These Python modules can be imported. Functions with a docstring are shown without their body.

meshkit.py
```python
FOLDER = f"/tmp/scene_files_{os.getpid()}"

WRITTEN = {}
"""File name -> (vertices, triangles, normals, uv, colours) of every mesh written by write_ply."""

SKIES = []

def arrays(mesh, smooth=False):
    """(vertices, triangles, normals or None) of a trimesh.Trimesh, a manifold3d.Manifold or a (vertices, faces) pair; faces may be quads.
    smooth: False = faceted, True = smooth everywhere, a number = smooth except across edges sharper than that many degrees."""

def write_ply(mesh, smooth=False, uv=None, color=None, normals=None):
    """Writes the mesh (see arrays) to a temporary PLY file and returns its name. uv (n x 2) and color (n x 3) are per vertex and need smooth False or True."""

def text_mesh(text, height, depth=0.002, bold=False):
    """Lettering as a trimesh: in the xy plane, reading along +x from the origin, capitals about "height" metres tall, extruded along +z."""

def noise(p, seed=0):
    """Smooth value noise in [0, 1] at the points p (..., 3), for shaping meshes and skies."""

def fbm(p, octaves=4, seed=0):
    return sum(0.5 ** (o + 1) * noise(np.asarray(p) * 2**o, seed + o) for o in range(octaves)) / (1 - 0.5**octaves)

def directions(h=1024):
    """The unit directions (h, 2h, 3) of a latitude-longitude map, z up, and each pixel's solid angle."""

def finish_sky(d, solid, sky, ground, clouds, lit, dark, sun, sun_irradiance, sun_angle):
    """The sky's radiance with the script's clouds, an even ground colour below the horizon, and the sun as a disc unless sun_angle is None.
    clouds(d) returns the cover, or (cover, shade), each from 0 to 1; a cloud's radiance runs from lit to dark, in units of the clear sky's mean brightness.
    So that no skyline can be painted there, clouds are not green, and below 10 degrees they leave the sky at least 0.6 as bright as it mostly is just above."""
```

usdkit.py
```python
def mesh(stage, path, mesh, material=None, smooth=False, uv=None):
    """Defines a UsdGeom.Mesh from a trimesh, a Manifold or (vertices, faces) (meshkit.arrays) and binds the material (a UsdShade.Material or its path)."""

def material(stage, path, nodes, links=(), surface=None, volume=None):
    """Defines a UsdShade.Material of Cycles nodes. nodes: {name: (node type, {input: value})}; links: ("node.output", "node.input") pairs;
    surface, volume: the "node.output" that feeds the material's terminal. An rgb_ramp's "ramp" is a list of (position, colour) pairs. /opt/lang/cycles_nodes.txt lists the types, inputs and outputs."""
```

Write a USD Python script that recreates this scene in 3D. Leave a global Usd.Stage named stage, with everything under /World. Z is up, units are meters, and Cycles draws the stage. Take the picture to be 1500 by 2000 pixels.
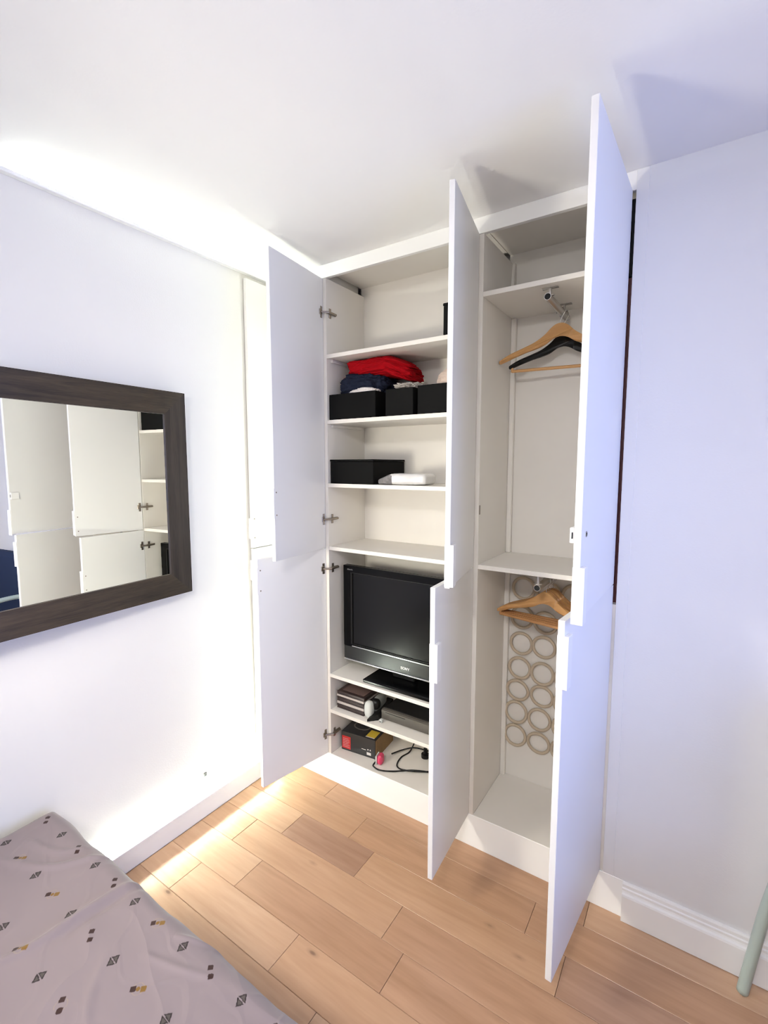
import math, random
import numpy as np, trimesh, usdkit, meshkit
from shapely.geometry import Polygon, LineString, Point
from shapely.ops import unary_union
from scipy.interpolate import PchipInterpolator
from pxr import Usd, UsdGeom, UsdLux, UsdShade, Gf, Sdf, Vt

random.seed(7)
rng = np.random.default_rng(7)
stage = Usd.Stage.CreateInMemory()
UsdGeom.SetStageUpAxis(stage, UsdGeom.Tokens.z)
UsdGeom.SetStageMetersPerUnit(stage, 1.0)
WORLD = UsdGeom.Xform.Define(stage, '/World')
stage.SetDefaultPrim(WORLD.GetPrim())
UsdGeom.Scope.Define(stage, '/World/Looks')

# ------------------------------------------------------------------ camera, light, exposure
FOCAL_PX, EYE, YAW, PITCH = 926.23, np.array([1.7951, -1.7375, 1.5918]), 0.5843, -0.0994
cam = UsdGeom.Camera.Define(stage, '/World/camera')
fw = np.array([-math.sin(YAW) * math.cos(PITCH), math.cos(YAW) * math.cos(PITCH), math.sin(PITCH)])
rt = np.array([math.cos(YAW), math.sin(YAW), 0.0])
up = np.cross(rt, fw)
M4 = Gf.Matrix4d(*[float(x) for row in (np.append(rt, 0), np.append(up, 0), np.append(-fw, 0), np.append(EYE, 1)) for x in row])
cam.AddTransformOp().Set(M4)
cam.CreateHorizontalApertureAttr(36.0)
cam.CreateVerticalApertureAttr(48.0)
cam.CreateFocalLengthAttr(FOCAL_PX * 36.0 / 1500.0)
cam.CreateClippingRangeAttr(Gf.Vec2f(0.02, 100.0))
EXPOSURE = 0.09
cam.GetPrim().CreateAttribute('exposure', Sdf.ValueTypeNames.Float).Set(EXPOSURE)

WINDOW_LIGHT, WINDOW_COLOUR = 6.5, (0.31, 0.44, 1.0)       # overcast blue daylight just outside the window
LED_WALL, LED_COVE, LED_TUBE = 470.0, 300.0, 21.0           # LED ribbons and the slim LED floor lamp
LED_COLOUR = (0.92, 1.0, 0.87)
ROOM_LAMP, ROOM_LAMP_COLOUR = 78.0, (1.0, 0.98, 0.97)        # ceiling lamp behind the camera
SPOT_LAMP, SPOT_COLOUR = 70.0, (1.0, 0.945, 0.79)            # hooded reading lamp over the bed, left of the picture
dome = UsdLux.DomeLight.Define(stage, '/World/sky')
dome.CreateIntensityAttr(0.1)
dome.CreateColorAttr(Gf.Vec3f(0.75, 0.85, 1.0))
sun = UsdLux.RectLight.Define(stage, '/World/window_daylight')
sun.CreateWidthAttr(1.9); sun.CreateHeightAttr(1.7)
sun.CreateIntensityAttr(WINDOW_LIGHT); sun.CreateColorAttr(Gf.Vec3f(*WINDOW_COLOUR))
# a rect light shines along its own -z: turned to face -x, outside the window of the right wall
sun.AddTransformOp().Set(Gf.Matrix4d(0, 1, 0, 0, 0, 0, 1, 0, 1, 0, 0, 0, 3.62, -1.25, 1.4, 1))

# ------------------------------------------------------------------ helpers
USED = {}
def numbered(path):
    n = USED.get(path, 0); USED[path] = n + 1
    return path if n == 0 else f'{path}_{n:03d}'
def say(prim, **kw):
    for k, v in kw.items():
        if v is not None: prim.SetCustomDataByKey(k, v)
class Node:
    """a prim and the world position of its own origin"""
    def __init__(s, prim, base): s.prim, s.base, s.path = prim, np.asarray(base, float), str(prim.GetPath())
def thing(name, label, cat, base=(0, 0, 0), group=None, kind=None):
    x = UsdGeom.Xform.Define(stage, numbered('/World/' + name))
    x.AddTranslateOp().Set(Gf.Vec3d(*map(float, base)))
    say(x.GetPrim(), label=label, category=cat, group=group, kind=kind)
    return Node(x.GetPrim(), base)
def arr(m):
    if hasattr(m, 'to_mesh'):
        q = m.to_mesh(); return np.array(q.vert_properties[:, :3], float), np.array(q.tri_verts)
    if isinstance(m, tuple): return np.asarray(m[0], float), np.asarray(m[1], int)
    return np.array(m.vertices, float), np.array(m.faces)
def obj(name, mesh, mat, parent=None, smooth=False, label=None, cat=None, group=None, kind=None):
    v, f = arr(mesh)
    base = parent.base if parent else np.zeros(3)
    path = numbered((parent.path if parent else '/World') + '/' + name)
    m = usdkit.mesh(stage, path, (v - base, f), MATS[mat], smooth=smooth)
    say(m.GetPrim(), label=label, category=cat, group=group, kind=kind)
    return Node(m.GetPrim(), base)
def struct(name, mesh, mat, label, cat, parent=None, smooth=False):
    return obj(name, mesh, mat, parent, smooth, label, cat, None, 'structure')
cat_ = trimesh.util.concatenate
def box(x0, x1, y0, y1, z0, z1, b=0.0):
    x0, x1 = min(x0, x1), max(x0, x1); y0, y1 = min(y0, y1), max(y0, y1); z0, z1 = min(z0, z1), max(z0, z1)
    if b <= 0:
        m = trimesh.creation.box((x1 - x0, y1 - y0, z1 - z0)); m.apply_translation(((x0 + x1) / 2, (y0 + y1) / 2, (z0 + z1) / 2)); return m
    P = []
    for X, sx in ((x0, 1), (x1, -1)):
        for Y, sy in ((y0, 1), (y1, -1)):
            for Z, sz in ((z0, 1), (z1, -1)):
                P += [(X + sx * b, Y + sy * b, Z), (X + sx * b, Y, Z + sz * b), (X, Y + sy * b, Z + sz * b)]
    return trimesh.convex.convex_hull(np.array(P))
def rot_about(m, axis, ang, at):
    m = m.copy(); m.apply_transform(trimesh.transformations.rotation_matrix(ang, axis, at)); return m
def moved(m, d): m = m.copy(); m.apply_translation(d); return m
def cyl(a, b, r, n=20, cap=True):
    return trimesh.creation.cylinder(radius=r, segment=[a, b], sections=n)
def catmull(pts, n=8, closed=False):
    P = np.asarray(pts, float); out = []
    N = len(P)
    rngi = range(N if closed else N - 1)
    for i in rngi:
        g = (lambda k: P[k % N]) if closed else (lambda k: P[min(max(k, 0), N - 1)])
        p0, p1, p2, p3 = g(i - 1), g(i), g(i + 1), g(i + 2)
        for t in np.linspace(0, 1, n, endpoint=False):
            out.append(0.5 * ((2 * p1) + (-p0 + p2) * t + (2 * p0 - 5 * p1 + 4 * p2 - p3) * t * t + (-p0 + 3 * p1 - 3 * p2 + p3) * t ** 3))
    if not closed: out.append(P[-1])
    return np.array(out)
def tube(path, r, n=10, closed=False):
    P = np.asarray(path, float); N = len(P)
    T = np.roll(P, -1, 0) - np.roll(P, 1, 0) if closed else np.gradient(P, axis=0)
    T /= np.linalg.norm(T, axis=1)[:, None] + 1e-12
    u = np.cross(T[0], (0, 0, 1.0));
    if np.linalg.norm(u) < 1e-3: u = np.cross(T[0], (0, 1.0, 0))
    u /= np.linalg.norm(u); V = []; F = []
    a = np.linspace(0, 2 * np.pi, n, endpoint=False)
    rr = np.broadcast_to(r, (N,))
    for i in range(N):
        u = u - T[i] * (u @ T[i]); u /= np.linalg.norm(u); w = np.cross(T[i], u)
        V.append(P[i] + rr[i] * (np.cos(a)[:, None] * u + np.sin(a)[:, None] * w))
    V = np.vstack(V)
    for i in range(N if closed else N - 1):
        j = (i + 1) % N
        for k in range(n):
            l = (k + 1) % n
            F += [[i * n + k, i * n + l, j * n + l], [i * n + k, j * n + l, j * n + k]]
    if not closed:
        V = np.vstack([V, P[0], P[-1]])
        for k in range(n):
            l = (k + 1) % n
            F += [[len(V) - 2, l, k], [len(V) - 1, (N - 1) * n + k, (N - 1) * n + l]]
    return trimesh.Trimesh(V, np.array(F), process=False)
def extrude(poly, h): return trimesh.creation.extrude_polygon(poly, h, engine='earcut')

# ------------------------------------------------------------------ materials
MATS = {}
def mat(name, nodes, links=(), surface='p.BSDF'):
    MATS[name] = usdkit.material(stage, '/World/Looks/' + name, nodes, links, surface=surface)
def plain(name, col, rough=0.5, metal=0.0, spec=0.5, bump=0.0, bscale=200.0, mott=0.0, mscale=3.0, **kw):
    n = {'p': ('principled_bsdf', dict(base_color=col, roughness=rough, metallic=metal, specular_ior_level=spec, **kw))}
    l = []
    if bump or mott: n['g'] = ('geometry', {})
    if bump:
        n['bn'] = ('noise_texture', dict(scale=bscale, detail=3.0)); n['b'] = ('bump', dict(strength=bump, distance=0.001))
        l += [('g.position', 'bn.vector'), ('bn.fac', 'b.height'), ('b.normal', 'p.normal')]
    if mott:
        n['mn'] = ('noise_texture', dict(scale=mscale, detail=4.0))
        n['r'] = ('rgb_ramp', {'ramp': [(0.3, tuple(c * (1 - mott) for c in col)), (0.7, tuple(min(1, c * (1 + mott)) for c in col))]})
        l += [('g.position', 'mn.vector'), ('mn.fac', 'r.fac'), ('r.color', 'p.base_color')]
    mat(name, n, l)
plain('wall_paint', (0.755, 0.75, 0.755), 0.75, spec=0.25, bump=0.25, bscale=160, mott=0.012, mscale=2.5)
plain('wall_paint_warm', (0.80, 0.775, 0.735), 0.75, spec=0.25, bump=0.25, bscale=160, mott=0.012, mscale=2.5)
plain('ceiling_paint', (0.86, 0.85, 0.84), 0.85, spec=0.2, bump=0.2, bscale=120)
plain('trim_paint', (0.85, 0.84, 0.83), 0.38, bump=0.05, bscale=60)
plain('plinth_paint', (0.92, 0.92, 0.915), 0.4, bump=0.05, bscale=60)
plain('cabinet_white', (0.82, 0.81, 0.80), 0.42, bump=0.06, bscale=90)
plain('cabinet_inside', (0.80, 0.765, 0.71), 0.5, bump=0.06, bscale=90, mott=0.015, mscale=5)
plain('edge_white', (0.86, 0.85, 0.84), 0.4)
plain('steel', (0.52, 0.50, 0.47), 0.28, metal=1.0)
plain('dark_steel', (0.33, 0.29, 0.25), 0.35, metal=1.0)
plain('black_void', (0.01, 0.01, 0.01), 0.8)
plain('maroon_wood', (0.10, 0.025, 0.025), 0.6)
plain('black_card', (0.005, 0.005, 0.005), 0.6, bump=0.2, bscale=400, spec=0.08)
plain('red_cloth', (0.30, 0.002, 0.006), 0.85, spec=0.08, bump=0.3, bscale=300)
plain('navy_cloth', (0.014, 0.018, 0.035), 0.85, spec=0.08, bump=0.4, bscale=300)
plain('white_cloth', (0.75, 0.71, 0.69), 0.85, spec=0.2, bump=0.4, bscale=300)
plain('beige_cloth', (0.62, 0.50, 0.42), 0.9, spec=0.15, bump=0.4, bscale=300)
mat('patterned_cloth', {'g': ('geometry', {}), 'v': ('voronoi_texture', dict(scale=60.0)), 'r': ('rgb_ramp', {'ramp': [(0.15, (0.22, 0.19, 0.17)), (0.4, (0.62, 0.58, 0.54))]}), 'p': ('principled_bsdf', dict(roughness=0.85, specular_ior_level=0.2))}, [('g.position', 'v.vector'), ('v.distance', 'r.fac'), ('r.color', 'p.base_color')])
plain('plastic_wrap', (0.72, 0.71, 0.70), 0.22, bump=0.5, bscale=60)
plain('grey_felt', (0.20, 0.19, 0.19), 0.85, bump=0.6, bscale=250, mott=0.3, mscale=60)
plain('tv_black', (0.002, 0.002, 0.0025), 0.2, spec=0.15)
plain('tv_screen', (0.0015, 0.0016, 0.0018), 0.21, spec=0.32)
plain('tv_grey', (0.03, 0.032, 0.032), 0.3, metal=0.3)
plain('tv_silver', (0.55, 0.56, 0.56), 0.25, metal=0.7)
plain('tv_letter', (0.8, 0.8, 0.8), 0.3)
plain('black_plastic', (0.006, 0.006, 0.006), 0.4, spec=0.3)
plain('case_dark', (0.035, 0.022, 0.02), 0.35)
plain('case_light', (0.52, 0.47, 0.44), 0.4)
plain('case_brown', (0.15, 0.10, 0.09), 0.3)
plain('device_white', (0.62, 0.64, 0.62), 0.3)
plain('device_grey', (0.20, 0.21, 0.20), 0.35)
plain('box_silver', (0.115, 0.105, 0.09), 0.4, metal=0.2)
plain('print_grey', (0.022, 0.022, 0.024), 0.45)
plain('print_ellipse', (0.13, 0.115, 0.11), 0.45)
plain('print_red', (0.52, 0.015, 0.02), 0.45)
plain('print_pale', (0.62, 0.58, 0.56), 0.5)
plain('print_yellow', (0.55, 0.40, 0.04), 0.45)
plain('cardboard', (0.24, 0.145, 0.06), 0.8, mott=0.1, mscale=40)
plain('pink_plastic', (0.65, 0.05, 0.13), 0.4)
plain('ring_cream', (0.53, 0.44, 0.33), 0.85, spec=0.2, bump=0.5, bscale=500)
plain('ring_pocket', (0.62, 0.56, 0.50), 0.9, spec=0.15)
plain('led_channel', (0.8, 0.8, 0.8), 0.5)
plain('chair_green', (0.42, 0.50, 0.46), 0.35)
plain('chair_navy', (0.012, 0.022, 0.055), 0.85, bump=0.4, bscale=400, spec=0.25)
plain('mattress_white', (0.7, 0.69, 0.68), 0.9)
plain('bed_wood', (0.45, 0.30, 0.18), 0.5)
plain('lamp_metal', (0.7, 0.7, 0.7), 0.4, metal=0.3)
plain('subfloor', (0.10, 0.06, 0.035), 0.9)
mat('mirror_glass', {'p': ('principled_bsdf', dict(base_color=(0.90, 0.91, 0.88), metallic=1.0, roughness=0.0))})
def emit(name, col, strength): mat(name, {'e': ('emission', dict(color=col, strength=strength))}, surface='e.emission')
emit('led_wall', LED_COLOUR, LED_WALL); emit('led_cove', LED_COLOUR, LED_COVE); emit('led_tube', LED_COLOUR, LED_TUBE)
emit('lamp_glow', ROOM_LAMP_COLOUR, ROOM_LAMP); emit('spot_glow', SPOT_COLOUR, SPOT_LAMP)
mat('pane', {'t': ('transparent_bsdf', {}), 'g': ('glossy_bsdf', dict(roughness=0.0)), 'f': ('fresnel', dict(IOR=1.45)), 'm': ('mix_closure', {})}, [('f.fac', 'm.fac'), ('t.BSDF', 'm.closure1'), ('g.BSDF', 'm.closure2')], surface='m.closure')
def wood(name, c0, c1, scale, stretch, rough, dark=None, bump=0.1, knots=False, axis='x', rnd=True):
    """long-grained timber; the grain runs along the given axis"""
    sc = {'x': (stretch, 1, 1), 'y': (1, stretch, 1), 'z': (1, 1, stretch)}[axis]
    n = {'g': ('geometry', {}), 'oi': ('object_info', {}), 'off': ('combine_xyz', {}), 'om': ('math', dict(math_type='multiply', value2=37.0)),
         'add': ('mix', dict(mix_type='add', fac=1.0)), 'm': ('mapping', dict(mapping_type='point', scale=sc)),
         'n1': ('noise_texture', dict(scale=scale, detail=6.0, roughness=0.62, distortion=0.6)),
         'n2': ('noise_texture', dict(scale=scale * 7, detail=3.0)), 'mm': ('mix', dict(mix_type='mix', fac=0.3)),
         'r': ('rgb_ramp', {'ramp': [(0.32, c0), (0.68, c1)]}), 'p': ('principled_bsdf', dict(roughness=rough, specular_ior_level=0.45)),
         'b': ('bump', dict(strength=bump, distance=0.0008))}
    l = [('oi.random', 'om.value1'), ('om.value', 'off.x'), ('om.value', 'off.z'), ('g.position', 'add.color1'), ('off.vector', 'add.color2'), ('add.color', 'm.vector'),
         ('m.vector', 'n1.vector'), ('m.vector', 'n2.vector'), ('n1.fac', 'mm.color1'), ('n2.fac', 'mm.color2'), ('mm.color', 'r.fac'), ('n1.fac', 'b.height'), ('b.normal', 'p.normal')]
    last = 'r.color'
    if knots:
        n['mk'] = ('mapping', dict(mapping_type='point', scale=(0.42, 1, 1)))
        n['v'] = ('voronoi_texture', dict(scale=8.5)); n['rv'] = ('rgb_ramp', {'ramp': [(0.0, (1, 1, 1)), (0.03, (0.85, 0.85, 0.85)), (0.06, (0.25, 0.25, 0.25)), (0.11, (0, 0, 0))]})
        n['n3'] = ('noise_texture', dict(scale=3.1, detail=1.0)); n['r3'] = ('rgb_ramp', {'ramp': [(0.38, (0, 0, 0)), (0.46, (1, 1, 1))]})
        n['k'] = ('mix', dict(mix_type='multiply', fac=1.0)); n['kb'] = ('rgb_to_bw', {}); n['km'] = ('math', dict(math_type='multiply', value2=0.92))
        n['kx'] = ('mix', dict(mix_type='mix', color2=dark))
        l += [('add.color', 'mk.vector'), ('mk.vector', 'v.vector'), ('v.distance', 'rv.fac'), ('add.color', 'n3.vector'), ('n3.fac', 'r3.fac'), ('rv.color', 'k.color1'), ('r3.color', 'k.color2'), ('k.color', 'kb.color'), ('kb.val', 'km.value1'), ('km.value', 'kx.fac'), (last, 'kx.color1')]
        last = 'kx.color'
    l.append((last, 'p.base_color'))
    mat(name, n, l)
OAK = [((0.40, 0.225, 0.125), (0.56, 0.345, 0.21)), ((0.36, 0.198, 0.11), (0.52, 0.31, 0.19)), ((0.45, 0.265, 0.155), (0.60, 0.385, 0.245)), ((0.33, 0.185, 0.115), (0.47, 0.29, 0.195))]
for i, (a, b) in enumerate(OAK): wood(f'oak_{i}', a, b, 9.0, 0.09, 0.30, dark=(0.16, 0.085, 0.05), bump=0.12, knots=True)
wood('hanger_wood', (0.50, 0.25, 0.085), (0.66, 0.37, 0.15), 14.0, 0.12, 0.35)
wood('hanger_wood_dark', (0.40, 0.19, 0.07), (0.54, 0.28, 0.115), 14.0, 0.12, 0.35)
wood('frame_brown_y', (0.010, 0.007, 0.005), (0.056, 0.038, 0.025), 45.0, 0.05, 0.36, axis='y', bump=0.25)
wood('frame_brown_z', (0.009, 0.0065, 0.0055), (0.043, 0.031, 0.025), 45.0, 0.05, 0.36, axis='z', bump=0.25)
# the quilt: printed motifs come as a colour per vertex
mat('quilt_print', {'a': ('attribute', dict(attribute='print_colour')), 'g': ('geometry', {}), 'n': ('noise_texture', dict(scale=900.0, detail=2.0)), 'b': ('bump', dict(strength=0.12, distance=0.0006)), 'p': ('principled_bsdf', dict(roughness=0.9, specular_ior_level=0.15, sheen_weight=0.15))},
    [('a.color', 'p.base_color'), ('g.position', 'n.vector'), ('n.fac', 'b.height'), ('b.normal', 'p.normal')])

# ------------------------------------------------------------------ measures taken from the photograph
H, ZT, ZS, HP = 2.5, 2.442, 1.1894, 0.1405
X1, X2, X3 = 0.308, 1.0707, 1.5762
BACK1, BACK2 = 0.30, 0.34
T = 0.018
RX, RY = 3.4, -3.6                       # the unseen ends of the room
BX = 1.652                               # where the plinth stops and the wall goes on

# ------------------------------------------------------------------ the room
fl = thing('floor', 'pale oak plank floor laid in staggered rows across the room', 'floor', kind='structure')
obj('subfloor', box(-0.1, RX + 0.1, RY - 0.1, 0.45, -0.06, -0.0125), 'subfloor', fl)
rows = [0.02, -0.11, -0.2495, -0.391, -0.533, -0.675, -0.817, -0.958]
while rows[-1] > RY: rows.append(rows[-1] - 0.1405)
seams = {0: [0.372, 1.548, 2.5], 1: [0.628, 1.385, 2.25], 2: [0.371, 0.763, 1.52, 2.62], 3: [0.22, 0.987, 1.93, 2.8], 4: [0.41, 1.075, 1.75, 2.5], 5: [0.213, 0.746, 1.6, 2.4], 6: [0.95, 1.9, 2.7]}
tones = {(2, 1): 3, (1, 1): 1, (1, 0): 0, (2, 2): 0, (3, 1): 0, (0, 1): 1, (4, 1): 1, (4, 2): 1, (3, 2): 1, (5, 0): 2, (5, 1): 2, (4, 0): 2, (5, 2): 0, (2, 3): 3, (1, 2): 1}
for k in range(len(rows) - 1):
    if k in seams: cuts = seams[k]
    else:
        cuts, x = [], random.uniform(0.2, 0.9)
        while x < RX - 0.3: cuts.append(x); x += random.uniform(0.6, 1.1)
    xs = [0.012] + cuts + [RX]
    for j in range(len(xs) - 1):
        g = 0.0006
        top = random.uniform(-0.0003, 0.0)
        obj('plank', box(xs[j] + g, xs[j + 1] - g, rows[k + 1] + g, rows[k] - g, -0.0124, top, 0.0010), f'oak_{tones.get((k, j), random.choice([0, 0, 1, 2, 2, 3]))}', fl)
struct('ceiling', box(-0.1, RX + 0.1, RY - 0.1, 0.45, H, H + 0.1), 'ceiling_paint', 'flat white painted ceiling over the whole room', 'ceiling')
struct('wall_left', box(-0.1, 0, RY - 0.1, 0.45, -0.06, H + 0.05), 'wall_paint_warm', 'white wall on the left with the dark framed mirror on it', 'wall')
wb = cat_([box(0, BX - 0.03, 0.37, 0.45, -0.06, H + 0.05), box(BX - 0.03, RX, 0.0, 0.45, -0.06, H + 0.05)])
struct('wall_back', wb, 'wall_paint', 'white wall right of the wardrobes, bluish in the daylight', 'wall')
struct('wall_front', box(-0.1, RX + 0.1, RY - 0.1, RY, -0.06, H + 0.05), 'wall_paint', 'white wall behind the camera', 'wall')
WY0, WY1, WZ0, WZ1 = -2.1, -0.4, 0.62, 2.18
wr = cat_([box(RX, RX + 0.12, RY - 0.1, WY0, -0.06, H + 0.05), box(RX, RX + 0.12, WY1, 0.45, -0.06, H + 0.05), box(RX, RX + 0.12, WY0, WY1, -0.06, WZ0), box(RX, RX + 0.12, WY0, WY1, WZ1, H + 0.05)])
struct('wall_right', wr, 'wall_paint', 'white wall with the window, to the right out of the picture', 'wall')
wn = thing('window_1', 'white framed window giving blue daylight, right of the picture', 'window', (RX, (WY0 + WY1) / 2, WZ0), kind='structure')
obj('window_frame', cat_([box(RX + 0.03, RX + 0.09, WY0, WY1, WZ0, WZ0 + 0.05), box(RX + 0.03, RX + 0.09, WY0, WY1, WZ1 - 0.05, WZ1), box(RX + 0.03, RX + 0.09, WY0, WY0 + 0.05, WZ0, WZ1), box(RX + 0.03, RX + 0.09, WY1 - 0.05, WY1, WZ0, WZ1), box(RX + 0.03, RX + 0.09, (WY0 + WY1) / 2 - 0.03, (WY0 + WY1) / 2 + 0.03, WZ0, WZ1)]), 'trim_paint', wn)
obj('pane', box(RX + 0.057, RX + 0.062, WY0 + 0.05, WY1 - 0.05, WZ0 + 0.05, WZ1 - 0.05), 'pane', wn)
obj('window_sill', box(RX - 0.12, RX + 0.03, WY0 - 0.05, WY1 + 0.05, WZ0 - 0.03, WZ0, 0.004), 'trim_paint', wn)
# skirting boards, plinth, fascia, moulding
struct('baseboard_left', box(0, 0.015, -3.5, -0.003, 0.002, 0.0924, 0.0015), 'trim_paint', 'low white skirting board at the foot of the mirror wall', 'skirting board')
prof = Polygon([(0, 0.002), (0, 0.140), (-0.006, 0.140), (-0.009, 0.134), (-0.009, 0.124), (-0.013, 0.121), (-0.013, 0.114), (-0.009, 0.111), (-0.012, 0.106), (-0.018, 0.102), (-0.020, 0.096), (-0.020, 0.002)])
bb = extrude(prof, RX - BX)
v = np.array(bb.vertices); bb.vertices = np.c_[BX + v[:, 2], v[:, 0], v[:, 1]]
struct('baseboard_back', bb, 'trim_paint', 'white moulded skirting board right of the wardrobes behind the green chair leg', 'skirting board')
struct('trim_1', box(0.015, BX, -0.001, 0.017, 0.0, HP, 0.001), 'plinth_paint', 'white plinth board under the open wardrobes', 'plinth')
struct('trim_2', box(0.0, BX - 0.03, 0.0, 0.018, ZT, H, 0.001), 'trim_paint', 'white fascia strip between the wardrobes and the ceiling', 'fascia')
struct('trim_3', box(1.586, BX - 0.03, -0.001, 0.36, HP, H, 0.0012), 'wall_paint', 'narrow white filler strip between the wardrobe and the right wall', 'filler strip')
cove = thing('trim_4', 'thin white light moulding along the top of the mirror wall', 'moulding', (0, -0.9, 2.46), kind='structure')
obj('moulding_strip', box(0, 0.022, -2.2, -0.003, 2.462, 2.474, 0.001), 'trim_paint', cove)

# ------------------------------------------------------------------ lamps
def strip(name, label, b, m):
    t = thing(name, label, 'light', ((b[0] + b[1]) / 2, (b[2] + b[3]) / 2, b[4]))
    obj('channel', box(b[0], b[1], b[2], b[3], b[4], b[4] + 0.0015), 'led_channel', t)
    obj('light_ribbon', box(b[0] + 0.001, b[1] - 0.001, b[2] + 0.002, b[3] - 0.002, b[4] + 0.0016, b[4] + 0.0045), m, t)
strip('led_strip', 'glowing LED ribbon along the top of the left skirting board', (0.001, 0.011, -1.02, -0.03, 0.0926), 'led_wall')
strip('led_strip', 'glowing LED ribbon above the moulding where mirror wall meets ceiling', (0.004, 0.014, -1.08, -0.03, 2.4742), 'led_cove')
lp = thing('wall_lamp', 'slim upright LED tube lamp in the corner behind the left wardrobe door', 'lamp', (0.278, -0.012, 1.25))
obj('back_plate', box(0.268, 0.288, -0.0065, -0.0005, 0.20, 2.36, 0.001), 'lamp_metal', lp)
obj('light_tube', cyl((0.278, -0.0135, 0.22), (0.278, -0.0135, 2.34), 0.0068, 16), 'led_tube', lp, 30)
for z in (0.207, 2.341): obj('end_cap', cyl((0.278, -0.0140, z), (0.278, -0.0140, z + 0.0125), 0.0072, 16), 'lamp_metal', lp, 30)
rl = thing('ceiling_lamp', 'round frosted ceiling lamp behind the camera', 'lamp', (1.6, -2.5, 2.5))
obj('mount', cyl((1.6, -2.5, 2.47), (1.6, -2.5, 2.4995), 0.16, 40), 'trim_paint', rl, 30)
obj('diffuser', cyl((1.6, -2.5, 2.42), (1.6, -2.5, 2.4695), 0.21, 40), 'lamp_glow', rl, 30)

rd = thing('reading_lamp', 'hooded white reading lamp on the mirror wall over the bed, left of the picture', 'lamp', (0.0, -1.78, 1.35))
ax = np.array([0.50, 0.85, -0.10]); ax /= np.linalg.norm(ax); c0 = np.array([0.28, -1.80, 1.35])
def along(m):
    m = m.copy(); m.apply_transform(trimesh.geometry.align_vectors((0, 0, 1), ax)); m.apply_translation(c0); return m
obj('wall_bracket', cat_([box(0, 0.02, -1.82, -1.74, 1.29, 1.41, 0.003), cyl((0.015, -1.78, 1.35), c0 - ax * 0.03, 0.012, 14)]), 'lamp_metal', rd)
obj('hood', along(trimesh.creation.revolve(np.array([[0, -0.05], [0.09, -0.045], [0.165, 0.0], [0.195, 0.11], [0.192, 0.11], [0.162, 0.002], [0.088, -0.042], [0, -0.046]]), sections=40)), 'lamp_metal', rd, 40)
obj('diffuser', along(cyl((0, 0, 0.015), (0, 0, 0.022), 0.158, 40)), 'spot_glow', rd)

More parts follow.
